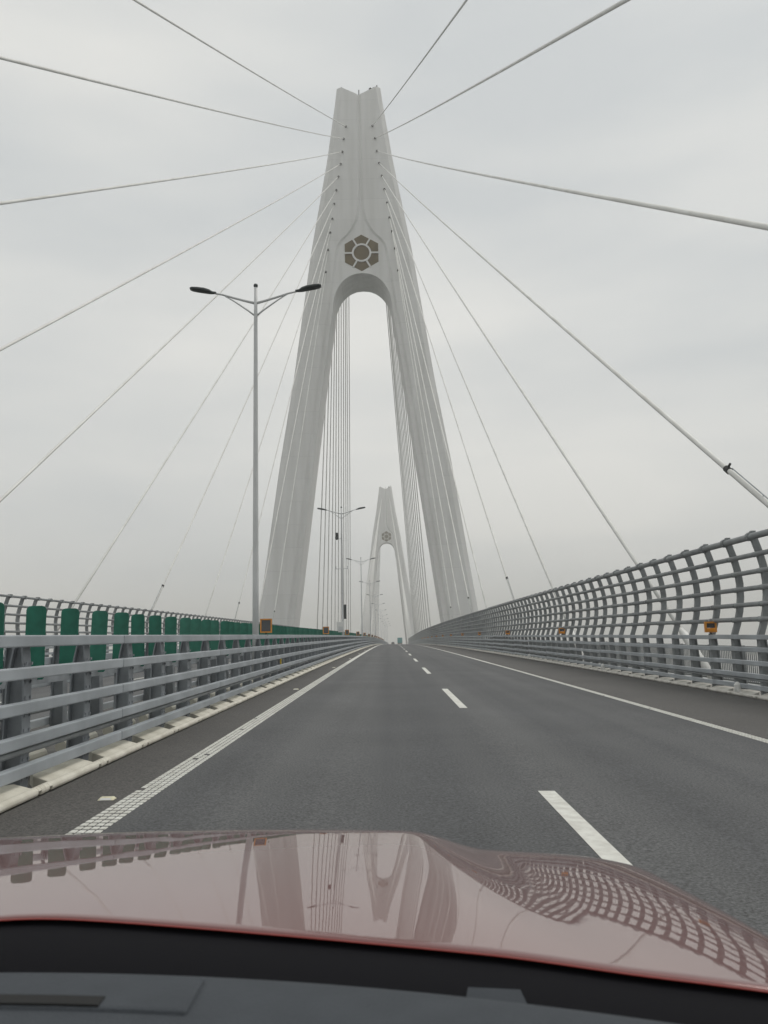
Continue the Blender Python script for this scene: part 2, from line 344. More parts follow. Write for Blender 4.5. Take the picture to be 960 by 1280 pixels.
# ------------------------------------------------------------------ guard rails and wind fences
RZ = (1.41, 1.115, 0.80, 0.50, 0.23)          # rail centre heights
SEG = 6.0
def h_section(mb, pts, hw, t, fn=lambda p: p):
    """post of H section whose front face follows pts [(xfront, xback, z)], flanges along y (half width hw)"""
    def strip(a0, a1, w):
        mb.sweep(lambda i: [fn((a0(i), -w, pts[i][2])), fn((a1(i), -w, pts[i][2])), fn((a1(i), w, pts[i][2])), fn((a0(i), w, pts[i][2]))], 4, len(pts))
    strip(lambda i: pts[i][0]-t, lambda i: pts[i][0], hw)
    strip(lambda i: pts[i][1], lambda i: pts[i][1]+t, hw)
    strip(lambda i: pts[i][1]+t, lambda i: pts[i][0]-t, t*0.6)
def median_post():
    mb = MB(); h_section(mb, [(-0.20, -0.40, 0.02), (-0.20, -0.39, 0.5), (-0.20, -0.375, 1.0), (-0.215, -0.345, 1.22), (-0.235, -0.30, 1.44)], 0.085, 0.016)
    mb.box(-0.50, -0.12, -0.14, 0.14, 0.006, 0.03)                       # base plate
    for z in RZ[1:]:                                                     # bolt heads on the flange
        for dy in (-0.055, 0.055):
            for dz in (-0.085, 0.085): mb.box(-0.2, -0.186, dy-0.013, dy+0.013, z+dz-0.013, z+dz+0.013)
    return mb.mesh('post', M['steel_post'])
ARC = [(0.0, 1.44), (-0.10, 1.72), (-0.185, 2.05), (-0.235, 2.4), (-0.245, 2.75), (-0.21, 3.1), (-0.13, 3.45), (-0.03, 3.78)]   # offset away from road, height
def arc_at(z):
    for (a, za), (b, zb) in zip(ARC, ARC[1:]):
        if za <= z <= zb: return a+(b-a)*(z-za)/(zb-za)
    return ARC[-1][0]
TZ = (1.83, 2.19, 2.58, 2.97, 3.36, 3.76)
def fence_post():
    mb = MB(); h_section(mb, [(-0.20, -0.46, 0.02), (-0.20, -0.43, 0.5), (-0.20, -0.40, 1.0), (-0.2, -0.36, 1.44)], 0.085, 0.016)
    mb.box(-0.52, -0.12, -0.14, 0.14, 0.006, 0.03)
    pts = [(-0.26+o, z) for o, z in ARC]
    mb.sweep(lambda i: [(pts[i][0]-0.075, -0.055, pts[i][1]), (pts[i][0]+0.075, -0.055, pts[i][1]), (pts[i][0]+0.075, 0.055, pts[i][1]), (pts[i][0]-0.075, 0.055, pts[i][1])], 4, len(pts))
    # clamp ring over the top tube
    xt = -0.26+arc_at(3.76)+0.085
    mb.tube([(xt, -0.06, 3.79), (xt, 0.06, 3.79)], 0.108, 10); mb.box(xt-.13, xt-.02, -.05, .05, 3.74, 3.93)
    for z in TZ[:-1]:
        x = -0.26+arc_at(z)+0.075; mb.tube([(x+0.045, -0.045, z), (x+0.045, 0.045, z)], 0.066, 8)
    return mb.mesh('post', M['tube'])
def rail_mesh(length):
    mb = MB(); mb.box(-0.195, -0.10, -length/2+0.010, length/2-0.010, -0.055, 0.055)
    mb.box(-0.185, -0.11, -length/2-0.05, -length/2+0.05, -0.045, 0.045)
    return bevel_mesh(mb.mesh('rail', M['steel']), 0.012, 2)
def tube_mesh(length, r):
    mb = MB(); mb.tube([(0, -length/2+0.004, 0), (0, length/2-0.004, 0)], r, 10); return mb.mesh('tube', M['tube'], True)
ME_RAIL, ME_PIPE = rail_mesh(SEG), tube_mesh(SEG, 0.032)
ME_POST, ME_FPOST = median_post(), fence_post()
ME_TUBE, ME_TOPTUBE = tube_mesh(SEG, 0.06), tube_mesh(SEG, 0.078)
def conduit_mesh():
    mb = MB(); L = 0.52
    mb.tube([(0, -L, 0), (0, L, 0)], 0.07, 12)
    return mb.mesh('conduit', M['cream'], False)
ME_COND = conduit_mesh()

def barrier(name, x, face, label, cat, wind, y_a, y_n, y_b=520.0):
    PITCH, POST0 = (1.5, 0.36) if wind else (1.6, 0.04)
    root = tag(empty(name, G(x, 0)), label, cat); o0 = G(x, 0)
    post = ME_FPOST if wind else ME_POST
    def put(nm, me, dx, y, z): 
        e = frot(y); return link(nm, me, root, G(x, y, z)+Vector((dx*face, 0, 0))-o0, (e.x, 0, e.z+(0 if face > 0 else math.pi)))
    levels = [('rail', ME_RAIL, 0.0, z) for z in RZ]+[('lower_pipe', ME_PIPE, -0.16, 0.405)]
    if wind: levels += [('wind_tube', ME_TUBE, -0.26+arc_at(z)+0.12, z) for z in TZ[:-1]]+[('wind_tube', ME_TOPTUBE, -0.26+arc_at(TZ[-1])+0.085, TZ[-1]+0.02)]
    i0, i1 = math.ceil(y_a/PITCH), math.ceil(y_n/PITCH)
    for i in range(i0, i1): put('post', post, 0, i*PITCH+POST0, 0.0)
    s0, s1 = math.ceil(y_a/SEG), math.ceil(y_n/SEG)
    for s_ in range(s0, s1):
        y = s_*SEG+1.60
        for nm, me, dx, z in levels:
            put(nm, me, dx, y-SEG/2 if False else y, z)
    # beyond the stretch where single pieces can be told apart: the same shapes, joined
    yn0, yn1 = s0*SEG+1.60-SEG/2, (s1-1)*SEG+1.60+SEG/2
    src = [v.co.copy() for v in post.vertices]; fcs = [tuple(p.vertices) for p in post.polygons]
    if not wind: src, fcs = simple_post(False)
    else: src, fcs = simple_post(True)
    for (a, b, pa, pb) in ((Y0+6, yn0, math.ceil((Y0+8)/PITCH), i0), (yn1, y_b, i1, math.floor(y_b/PITCH))):
        mb = MB()
        for i in range(pa, pb):
            y = i*PITCH+POST0; mb.add([G(x, y+v[1], v[2])+Vector((face*v[0], 0, 0))-o0 for v in src], fcs)
        o = mb.build('posts', M['tube'] if wind else M['steel_post'], root); o['kind'] = 'stuff'
        mb = MB(); ys = ylist(a, b, 6)
        for z in RZ: mb.profile_y([(-0.195, z-.055), (-0.10, z-.055), (-0.10, z+.055), (-0.195, z+.055)], ys, lambda px, y, pz: G(x, y, pz)+Vector((face*px, 0, 0))-o0)
        o = mb.build('rails', M['steel'], root); o['kind'] = 'stuff'
        if wind:
            mb = MB()
            for nm, me, dx, z in levels[6:]:
                mb.profile_y([(dx+0.06*math.cos(q*math.pi/3), z+0.06*math.sin(q*math.pi/3)) for q in range(6)], ys, lambda px, y, pz: G(x, y, pz)+Vector((face*px, 0, 0))-o0)
            o = mb.build('wind_tubes', M['tube'], root); o['kind'] = 'stuff'
    return root
def simple_post(wind):
    mb = MB(); mb.hexa([(-0.44, -0.08, 0), (-0.2, -0.08, 0), (-0.2, 0.08, 0), (-0.44, 0.08, 0), (-0.33, -0.08, 1.44), (-0.22, -0.08, 1.44), (-0.22, 0.08, 1.44), (-0.33, 0.08, 1.44)])
    if wind:
        pts = [(-0.26+o, z) for o, z in ARC]
        mb.sweep(lambda i: [(pts[i][0]-0.075, -0.055, pts[i][1]), (pts[i][0]+0.075, -0.055, pts[i][1]), (pts[i][0]+0.075, 0.055, pts[i][1]), (pts[i][0]-0.075, 0.055, pts[i][1])], 4, len(pts))
        xt = -0.26+arc_at(3.76)+0.085; mb.box(xt-.09, xt+.09, -.06, .06, 3.7, 3.87)
    return mb.v, mb.f
gr = barrier('guard_rail', KERB_IN, 1, 'grey five rail steel guard rail along the cream median kerb', 'guard rail', False, 1.5, 75)
for i in range(2, 40):
    y = i*1.6+0.04+0.8; e = frot(y)
    link('conduit', ME_COND, gr, G(-3.86, y+random.uniform(-.05, .05), 0.175)-G(KERB_IN, 0), e)
barrier('wind_fence', KERB_OUT, -1, 'grey curved wind fence with guard rail beside the hard shoulder of our lanes', 'fence', True, 9, 75)
barrier('guard_rail', 2*XC-KERB_IN, -1, 'grey median guard rail facing the opposite lanes, behind the green boards', 'guard rail', False, 3, 45)
barrier('wind_fence', 2*XC-KERB_OUT, 1, 'grey curved wind fence on the far side of the opposite lanes', 'fence', True, 30, 31)

# green anti-glare boards
gs = tag(empty('glare_screen', G(-4.66, 0)), 'row of upright green anti-glare boards standing on the median', 'screen')
def board_mesh():
    mb = MB(); w, z0, z1, t = 0.125, 0.90, 1.86, 0.012
    out = [(-w, z0+.02), (-w+.02, z0), (w-.02, z0), (w, z0+.02)]+[(w, z1-.06)]+[(w-.06*(1-math.cos(a)), z1-.06+.06*math.sin(a)) for a in (R(30), R(60), R(90))]+[(-w+.06*(1-math.cos(a)), z1-.06+.06*math.sin(a)) for a in (R(90), R(60), R(30))]+[(-w, z1-.06)]
    n = len(out); cy = lambda x, z: 0.018*math.cos(x/w*1.4)
    mb.add([(x, cy(x, z)-t/2, z) for x, z in out]+[(x, cy(x, z)+t/2, z) for x, z in out], [tuple(range(n)), tuple(reversed(range(n, 2*n)))]+[((i+1) % n, i, i+n, (i+1) % n+n) for i in range(n)])
    return mb.mesh('board', M['green'])
ME_BOARD = board_mesh(); o0 = G(-4.66, 0)
NB = 150
for i in range(-6, NB-6):
    y = 11.0+1.13*(i-3)-3.4
    link('board', ME_BOARD, gs, G(-4.66, y)-o0, (R(random.uniform(-2, 2)), R(random.uniform(-1.6, 1.6)), R(8+random.uniform(-8, 8))))
mb = MB()
for i in range(NB-6, NB+220):
    y = 11.0+1.13*(i-3)-3.4; c = G(-4.66, y)-o0
    mb.box(c.x-.12, c.x+.12, c.y-.006, c.y+.006, c.z+.9, c.z+1.86)
mb.build('boards', M['green'], gs)['kind'] = 'stuff'
mb = MB(); mb.profile_y([(-4.70, .84), (-4.62, .84), (-4.62, .92), (-4.70, .92)], ylist(-4, 420, 6), lambda x, y, z: G(x, y, z)-o0); mb.build('mounting_rail', M['steel_post'], gs)
mb = MB(); mb.box(-.045, .045, -.04, .04, 0, .84); mb.box(-.09, .09, -.09, .09, 0, .02); me_sp = mb.mesh('support_post', M['steel_post'])
for i in range(0, 30):
    y = 11.0+1.13*(4*i-6)-3.4; link('support_post', me_sp, gs, G(-4.66, y)-o0)

# ------------------------------------------------------------------ pylons
PY, PY2 = 165.0, 612.0
INNER = [(-44, 20.4), (-4, 15.3), (10, 13.45), (51.3, 8.12), (62, 6.65), (66, 6.05)]
OUTER = [(-44, 27.5), (-4, 22.3), (10, 20.26), (34.4, 16.85), (51.3, 14.1), (79, 10.3), (98.9, 6.86), (115, 4.62)]
GROOVE = [(-44, 21.2), (-4, 16.1), (10, 14.2), (51.3, 8.85), (62, 7.35), (66, 6.7), (71.3, 5.95), (76.5, 5.2), (79, 4.8), (80.2, 4.45), (81.3, 3.7), (82.2, 2.75), (83.2, 1.95), (84.3, 1.3), (85.5, 0.75), (87, 0.40), (89, 0.18), (92, 0.04), (112, 0.03), (115, .03)]
def interp(tab, z):
    if z <= tab[0][0]: return tab[0][1]
    for (a, xa), (b, xb) in zip(tab, tab[1:]):
        if z <= b: return xa+(xb-xa)*(z-a)/(b-a)
    return tab[-1][1]
ARCH_Z, ARCH_R = 74.0, 5.75
def inner(z):
    if z < 66: return interp(INNER, z)
    if z >= ARCH_Z: return 0.0
    q = (z-66)/(ARCH_Z-66); return 6.05*(1-q**2.15)**(1/2.15)
LIFT = 0.95
def build_pylon():
    root = empty('pylon', F(XC, PY, LIFT))
    zs = sorted(set([-44, -20, -4, 3]+[10+4.14*i for i in range(11)]+[55+1.8*i for i in range(7)]+[66+0.5*i for i in range(15)]+[73.2, 73.5, 73.75, 73.9, ARCH_Z]+[74.5+0.4*i for i in range(36)]+[89+3*i for i in range(8)]+[112]))
    mb = MB(); idx = {}
    def dep(z): return 5.3+(55-z)*0.012 if z < 55 else 5.3-(z-55)*0.014
    for sg in (1, -1):
        rings = []
        for z in zs+[113.9]:
            top = z > 112.5
            xi, xo = inner(z), interp(OUTER, 115 if top else z); xg = max(interp(GROOVE, z), xi+0.12 if xi > 0 else 0.02); d = dep(z)
            zo = 115.6 if top else z
            xb = xg+0.45; zt = lambda x: z+(zo-z)*min(1, max(0, (x-0.3)/(xo-0.9-0.3)))
            prow = [(xi, d-0.38), (xg, d-0.38), (xb, d), (xo-0.95, d), (xo, d-0.62)]
            ring = [(sg*x, -y, zt(x)) for x, y in prow]+[(sg*x, y, zt(x)) for x, y in reversed(prow)]
            rings.append([mbv(mb, p) for p in ring])
        for a, b in zip(rings, rings[1:]):
            for j in range(10):
                k = (j+1) % 10
                za = mb.v[a[0]][2]
                if j == 9 and za >= ARCH_Z-1e-6: continue       # no inner wall above the arch
                mb.f.append((a[j], a[k], b[k], b[j]) if sg > 0 else (b[j], b[k], a[k], a[j]))
        t = rings[-1]; mb.f.append(tuple(t) if sg > 0 else tuple(reversed(t)))
        bt = rings[0]; mb.f.append(tuple(reversed(bt)) if sg > 0 else tuple(bt))
    body = mb.build('shaft', M['tower'], root)
    bm = bmesh.new(); bm.from_mesh(body.data); bmesh.ops.remove_doubles(bm, verts=bm.verts, dist=1e-4); bmesh.ops.recalc_face_normals(bm, faces=bm.faces); bm.to_mesh(body.data); bm.free()
    # cross beam below the deck
    mb = MB(); mb.box(-15.2, 15.2, -4.3, 4.3, -9.5, -5.0); mb.build('cross_beam', M['tower'], root)
    # hexagon ornament on both faces
    for s in (-1, 1):
        zc, rh = 78.35, 3.95; face = dep(78.35)-0.38
        orn = MB(); n = 40
        def yy(d): return s*(face+d)
        ring = [(1.62, 0.02), (1.98, 0.02), (1.98, 0.24), (1.62, 0.24)]
        orn.sweep(lambda i: [(r*math.cos(2*math.pi*i/n), yy(d), zc+r*math.sin(2*math.pi*i/n)) for r, d in ring], 4, n+1, False)
        for k in range(6):
            a = math.pi/3*k; c, sn = math.cos(a), math.sin(a); L0, L1, w = 1.95, rh*math.cos(math.pi/6)+0.1, 0.16
            q = [(L0, -w), (L1, -w), (L1, w), (L0, w)]
            orn.hexa([(c*u-sn*v, yy(d), zc+sn*u+c*v) for d in (0.02, 0.21) for u, v in q])
        o = orn.build('window_frame', M['tower'], root)
        def pane(poly):
            m2 = MB(); k = len(poly); m2.add([(x, yy(0.02), z) for x, z in poly]+[(x, yy(0.07), z) for x, z in poly], [tuple(range(k)), tuple(reversed(range(k, 2*k)))]+[((i+1) % k, i, i+k, (i+1) % k+k) for i in range(k)])
            m2.build('pane', M['pane'], o)
        pane([(1.6*math.cos(2*math.pi*i/32), zc+1.6*math.sin(2*math.pi*i/32)) for i in range(32)])
        ap = rh*math.cos(math.pi/6)
        for k in range(6):
            c = math.pi/6+math.pi/3*k                     # direction of a corner of the hexagon
            def loc(u, v): return (math.cos(c)*u-math.sin(c)*v, zc+math.sin(c)*u+math.cos(c)*v)
            pts = []
            for t in range(-4, 5):
                a = t/4*R(30-5.2); pts.append(loc(2.0*math.cos(a), 2.0*math.sin(a)))
            for sgn in (1, -1):
                # outer end of the spoke edge, then the corner
                mid = R(30)*sgn; e = (ap*math.cos(mid)+0.19*math.sin(mid), ap*math.sin(mid)-sgn*0.19*math.cos(mid)) if False else (ap*math.cos(mid)+0.19*math.sin(abs(mid)), sgn*(ap*math.sin(abs(mid))-0.19*math.cos(mid)))
                if sgn > 0: pts.append(loc(*e)); pts.append(loc(rh, 0))
                else: pts.append(loc(*e))
            pane(pts)
    # rods and a beacon on the two horns
    for x, z0, hgt, r in ((-3.6, 115.0, 1.3, .11), (3.1, 114.8, 1.3, .12), (3.9, 115.1, 1.5, .10), (0.05, 113.7, 1.9, .10)):
        mb = MB(); mb.tube([(x, -3.4, z0-0.3), (x, -3.4, z0+hgt)], r, 6); mb.build('lightning_rod', M['socket'], root)
    mb = MB(); mb.tube([(2.5, -3.6, 114.4), (2.5, -3.6, 115.6), (2.5, -3.6, 115.9)], [.36, .36, .12], 8); mb.build('beacon', M['socket'], root)
    return root
def mbv(mb, p): mb.v.append(p); return len(mb.v)-1
py1 = tag(build_pylon(), 'tall white A-shaped bridge pylon with hexagon window, first along the road', 'pylon', 'bridge pylons')
py2 = copy_tree(py1); py2.location = F(XC, PY2, LIFT)
tag(py2, 'distant white bridge pylon seen through the first pylon, second along the road', 'pylon', 'bridge pylons')

# ------------------------------------------------------------------ stay cables
AX = [2.75, 3.25, 3.58, 3.98, 4.47, 4.95, 5.43, 5.83, 6.3, 6.78, 7.3]
AZ = [106.6, 103.8, 100.9, 98.15, 95.3, 92.3, 89.3, 86.0, 83.0, 79.25, 74.5]
DY = [-24.5, -12.4, 0.1, 12.5, 24.9, 42.0, 58.0, 77.0, 93.3, 109.5, 125.5]
def dep_face(z): return 5.3-(z-55)*0.014
def stay(side, i, pyy, dirn, deck_y, label, detail):
    P = F(XC, pyy, LIFT)+Vector((side*AX[i], dirn*(dep_face(AZ[i])-0.2), AZ[i]))
    Q = F(XC+side*14.1, deck_y, crown(XC+14.1)-0.4)
    d = P-Q; Ln = d.length; dn = d.normalized()
    root = tag(empty('stay_cable', Q), label, 'cable', 'stay cables')
    n = 10 if detail else 4; sag = 0.0022*Ln
    def at(t): p = d*t; p.z -= 4*sag*t*(1-t); return p
    mb = MB(); mb.tube([at(k/n) for k in range(n+1)], 0.072 if dirn < 0 and detail else 0.115, 8 if detail else 5); mb.build('sheath', M['cable'], root, True)
    tl = 3.6/Ln
    mb = MB(); mb.tube([at(0), at(tl*0.92), at(tl)], [0.13, 0.13, 0.08], 10 if detail else 6); mb.build('guide_pipe', M['cable'], root, True)
    if detail:
        mb = MB(); mb.tube([at(1-0.55/Ln), at(1-0.05/Ln)], 0.20, 10); mb.build('socket', M['socket'], root)
        if i in (3, 6, 8, 10):
            zt = 6.35; t = zt/max(d.z, 1)
            mb = MB(); mb.tube([at(t)-dn*0.10, at(t)+dn*0.10], 0.095, 10)
            c = at(t); up = Vector((0, 0, 1)); s2 = (up-dn*up.dot(dn)).normalized()
            mb.tube([c+s2*0.1, c+s2*0.2+dn*-0.05], 0.035, 6)
            mb.build('damper_collar', M['socket'], root)
            mb = MB(); mb.tube([at(tl)+s2*0.13, at(t)+s2*0.13-dn*0.2], 0.016, 5)
            for q in range(1, 4): p = at(tl+(t-tl)*q/4); mb.tube([p, p+s2*0.14], 0.015, 4)
            mb.build('conduit', M['steel_post'], root)
for pyy, nm in ((PY, 'first'), (PY2, 'second')):
    for dirn in (-1, 1):
        for i in range(11):
            dy = DY[i] if (pyy == PY and dirn < 0) else pyy+dirn*(40+16*(10-i))
            for side in (1, -1):
                lab = f"white stay cable, {ORD[i]} on the {nm} pylon's {'approach' if dirn < 0 else 'far'} face, falling beside {'our' if side > 0 else 'the opposite'} lanes"
                stay(side, i, pyy, dirn, dy, lab, pyy == PY)

# ------------------------------------------------------------------ lamp posts on the median
def lamp_post():
    H = 12.75; root = empty('street_lamp', (0, 0, 0))
    mb = MB(); mb.tube([(0, 0, 0), (0, 0, 3), (0, 0, H-0.9), (0, 0, H)], [0.105, 0.095, 0.06, 0.05], 14); mb.build('pole', M['pole'], root, True)
    mb = MB(); mb.tube([(0, 0, H), (0, 0, H+.05), (0, 0, H+.10), (0, 0, H+.12)], [0.06, 0.075, 0.06, 0.01], 12); mb.build('cap', M['lamp'], root, True)
    mb = MB(); mb.box(-.2, .2, -.2, .2, 0.0, .03)
    for a in (-.15, .15):
        for b in (-.15, .15): mb.tube([(a, b, .03), (a, b, .09)], .018, 6)
    mb.build('base_plate', M['steel_post'], root)
    for s in (-1, 1):
        mb = MB(); pts = [(s*x, 0, H-dz) for x, dz in ((0.04, .55), (.33, .47), (.70, .36), (1.07, .24), (1.4, .17))]
        mb.tube(pts, [.045, .042, .038, .033, .03], 8); a = mb.build('arm', M['pole'], root, True)
        mb = MB(); mb.tube([(s*x, 0, H-dz) for x, dz in ((0.04, .97), (.25, .80), (.5, .62), (.74, .45), (1.0, .29))], [.03, .028, .025, .022, .02], 6); mb.build('brace', M['pole'], a, True)
        # flattened cobra head
        prof = [(1.30, .045, .045, .17), (1.42, .06, .055, .16), (1.52, .13, .08, .125), (1.68, .165, .09, .085), (1.92, .17, .085, .045), (2.08, .15, .07, .02), (2.15, .10, .045, .01)]
        mb = MB()
        mb.sweep(lambda i: [(s*prof[i][0], prof[i][1]*math.cos(q*math.pi/6), H-prof[i][3]+prof[i][2]*math.sin(q*math.pi/6)*(1 if q <= 6 else 0.8)) for q in range(12)], 12, len(prof))
        hd = mb.build('lamp_head', M['lamp'], root, True)
    return root
lp = lamp_post(); LY = [25.9+47.5*k for k in range(12)]
names = ['tall grey twin-arm street lamp on the median before the first pylon', 'twin-arm street lamp carrying a camera and cabinets, on the median before the first pylon',
         'twin-arm street lamp without equipment, standing nearest the foot of the first pylon']
for k, y in enumerate(LY):
    o = lp if k == 0 else copy_tree(lp)
    o.location = G(-4.16, y, 0.004)
    o.rotation_euler = (0, 0, R(0))
    tag(o, names[k] if k < 3 else 'small distant twin-arm street lamp on the median beyond the first pylon', 'street lamp', 'street lamps along the median' if k < 3 else 'distant street lamps beyond the first pylon')
    if k == 1:
        mb = MB(); mb.tube([(0, 0, 10.0), (-.25, 0, 9.95), (-.42, 0, 10.15)], .025, 6); br = mb.build('camera_bracket', M['pole'], o)
        mb = MB(); mb.box(-.54, -.30, -.28, .15, 10.2, 10.5); c = mb.build('camera', M['lamp'], o); bevel_mesh(c.data, .04, 2)
        mb = MB(); mb.tube([(-.42, -.2, 10.15), (-.42, -.2, 9.95), (-.42, -.2, 9.85)], [.16, .15, .05], 10); mb.build('camera_dome', M['lamp'], c)
        mb = MB(); mb.tube([(-.55, 0, 7.3), (.5, 0, 7.3)], .03, 6); mb.tube([(-.55, 0, 7.3), (-.55, 0, 7.55)], .05, 6); mb.tube([(.5, 0, 7.3), (.5, 0, 7.55)], .05, 6); mb.build('crossbar', M['pole'], o)
        mb = MB(); mb.box(.1, .32, -.1, .1, 2.9, 4.15); c = mb.build('sensor_box', M['lamp'], o); bevel_mesh(c.data, .02, 2)
        mb = MB(); mb.box(-.55, .12, -.28, -.11, 1.75, 2.65); c = mb.build('cabinet', M['white'], o); bevel_mesh(c.data, .02, 2)
        mb = MB(); mb.box(-.40, .0, -.30, -.281, 1.85, 2.25); mb.build('cabinet_door', M['pole'], c)

# ------------------------------------------------------------------ solar warning lights on the rails
def solar_light():
    root = empty('solar_light'); mb = MB(); W, H, t, b = .16, .38, .06, .035
    mb.box(-W, W, -t, t, .05, .05+b); mb.box(-W, W, -t, t, .05+H-b, .05+H); mb.box(-W, -W+b, -t, t, .05+b, .05+H-b); mb.box(W-b, W, -t, t, .05+b, .05+H-b)
    mb.build('frame', M['orange'], root)
    mb = MB(); mb.box(-W+b, W-b, -t+.02, t-.02, .05+b, .05+H-b); p = mb.build('solar_panel', M['solar'], root)
    mb = MB(); mb.box(-.05, .05, -.04, .04, -.03, -.01); mb.tube([(0, 0, -.01), (0, 0, .05)], .022, 8); mb.box(-.012, .012, -.05, .05, .02, .05); mb.build('bracket', M['dark'], root)
    return root
sl = solar_light(); first = True
for k in range(15):
    y = 23.0+21.3*k
    o = sl if k == 0 else copy_tree(sl)
    o.location = G(KERB_IN-0.147, y, RZ[0]+0.055); o.rotation_euler = (R(-4), 0, R(6))
    tag(o, {0: 'orange framed solar warning light on the median guard rail beside the lamp without cabinets', 2: 'orange framed solar warning light on the median guard rail before the lamp with cabinets'}.get(k, 'orange framed solar warning light on the median guard rail away from any lamp foot'), 'warning light', 'solar warning lights on the median guard rail')
def amber_light():
    root = empty('solar_light'); mb = MB(); W, t, b = .15, .06, .045
    mb.box(-W, W, -t, t, .28, .28+b); mb.box(-W, -W+b, -t, t, .04, .28); mb.box(W-b, W, -t, t, .04, .28); mb.box(-W+b, W-b, -t, t, .04, .07)
    mb.build('frame', M['orange'], root)
    mb = MB(); mb.box(-W+b, W-b, -t+.03, t-.02, .16, .28); mb.build('solar_panel', M['solar'], root)
    mb = MB(); mb.box(-W+b, W-b, -t-.02, t-.02, .07, .155); c = mb.build('amber_lens', M['amber'], root); bevel_mesh(c.data, .015, 2)
    mb = MB(); mb.box(-.05, .05, -.04, .04, -.03, -.01); mb.tube([(0, 0, -.01), (0, 0, .05)], .022, 8); mb.build('bracket', M['dark'], root)
    return root
al = amber_light()
for k in range(12):
    y = 22.6+19.6*k
    o = al if k == 0 else copy_tree(al)
    o.location = G(KERB_OUT+0.147, y, RZ[0]+0.085); o.rotation_euler = (0, 0, R(-8))
    tag(o, 'orange solar warning light with amber lens mounted on the wind fence rail', 'warning light', 'amber warning lights on the wind fence')
# ------------------------------------------------------------------ road studs, reflectors
mb = MB(); mb.hexa([(-.075, -.055, 0), (.075, -.055, 0), (.075, .055, 0), (-.075, .055, 0), (-.055, -.02, .024), (.055, -.02, .024), (.055, .03, .024), (-.055, .03, .024)]); me_st = bevel_mesh(mb.mesh('road_stud', M['stud']), .006, 2)
mb = MB(); mb.hexa([(-.05, -.0555, .004), (.05, -.0555, .004), (.05, -.05, .004), (-.05, -.05, .004), (-.045, -.035, .019), (.045, -.035, .019), (.045, -.029, .019), (-.045, -.029, .019)]); me_rf = mb.mesh('reflector', M['white'])
for k in range(9):
    r_ = empty('road_stud', G(-2.58, 7.75+15.1*k, 0.001)); tag(r_, 'small cream road stud on the asphalt beside the studded edge line', 'road stud', 'road studs along the edge line')
    link('stud_body', me_st, r_); link('reflector', me_rf, r_)
for k, (y, z) in enumerate(((17.9, .16), (20.9, .2), (34.0, .2), (52.0, .2))):
    mb = MB(); mb.box(-.05, .05, -.09, .09, 0, .05); mb.tube([(0, 0, .05), (0, 0, .17), (0, 0, .24)], [.08, .085, .03], 10)
    o = bevel_mesh(mb.mesh('kerb_reflector', M['white']), .004, 1)
    tag(link('kerb_reflector', o, None, G(KERB_OUT+0.05, y, 0.085)), 'small white reflector knob on the pale kerb under the wind fence', 'reflector', 'white reflectors on the outer kerb')
mb = MB(); mb.box(-.012, .012, -.06, .06, 0, .16); mb.box(-.03, .012, -.02, .02, .02, .14)
tag(link('yellow_marker', bevel_mesh(mb.mesh('yellow_marker', M['yellow']), .004, 1), None, G(KERB_IN-0.083, 25.6, 0.58)), 'small yellow marker plate clipped low on the median guard rail', 'marker')

# outer maintenance railing with balusters beyond the wind fence
rl = tag(empty('safety_railing', G(XC+14.55, 0)), 'thin grey baluster railing on the deck edge behind the wind fence', 'railing'); o0 = G(XC+14.55, 0)
for z in (.12, 1.12):
    mb = MB(); mb.profile_y([(XC+14.53, z-.025), (XC+14.58, z-.025), (XC+14.58, z+.025), (XC+14.53, z+.025)], ylist(0, 200, 6), lambda x, y, zz: G(x, y, zz)-o0); mb.build('rail', M['tube'], rl)
mb = MB()
for k in range(0, 1100):
    c = G(XC+14.555, 4+.13*k)-o0; mb.box(c.x-.012, c.x+.012, c.y-.012, c.y+.012, c.z+.145, c.z+1.095)
mb.build('balusters', M['tube'], rl)['kind'] = 'stuff'
for k in range(0, 60):
    mb0 = MB() if k == 0 else mb0
    if k == 0: mb0.box(-.04, .04, -.04, .04, -.02, 1.16); me_bp = mb0.mesh('railing_post', M['tube'])
    link('railing_post', me_bp, rl, G(XC+14.64, 4+2.6*k)-o0)

# ------------------------------------------------------------------ distant vehicles
def wheel(parent, x, y, r, w):
    mb = MB(); mb.tube([(x-w/2, y, r), (x+w/2, y, r)], r, 16); t = mb.build('wheel', M['tyre'], parent)
    mb = MB(); mb.tube([(x-w/2-.01, y, r), (x+w/2+.01, y, r)], r*.55, 12); mb.build('rim', M['steel'], t)
tr = tag(empty('truck', G(3.3, 433)), 'teal box truck driving far ahead in the right hand lane', 'truck'); tr.rotation_euler = frot(433)
mb = MB(); mb.box(-1.25, 1.25, 0, 6.5, 1.05, 3.75); c = mb.build('cargo_box', M['teal'], tr); bevel_mesh(c.data, .05, 2)
for s in (-1, 1):
    mb = MB(); mb.box(min(s*.04, s*1.18), max(s*.04, s*1.18), -.03, -.002, 1.15, 3.62); mb.build('rear_door', M['teal'], tr)
    mb = MB(); mb.box(s*1.0-.12, s*1.0+.12, -.06, 0, .82, .98); mb.build('tail_lamp', M['amber'], tr)
    wheel(tr, s*.95, 1.6, .5, .5); wheel(tr, s*1.0, 7.6, .5, .3)
mb = MB(); mb.box(-1.2, 1.2, -.05, 8.6, .62, 1.0); mb.build('chassis', M['dark'], tr)
mb = MB(); mb.prism([(-1.2, 1.05), (1.2, 1.05), (1.2, 2.5), (1.0, 3.0), (-1.0, 3.0), (-1.2, 2.5)], 6.8, 8.7); mb.build('cab', M['teal'], tr)
cr = tag(empty('car', G(-.4, 455)), 'tiny dark car far ahead in the left lane near the crest', 'car'); cr.rotation_euler = frot(455)
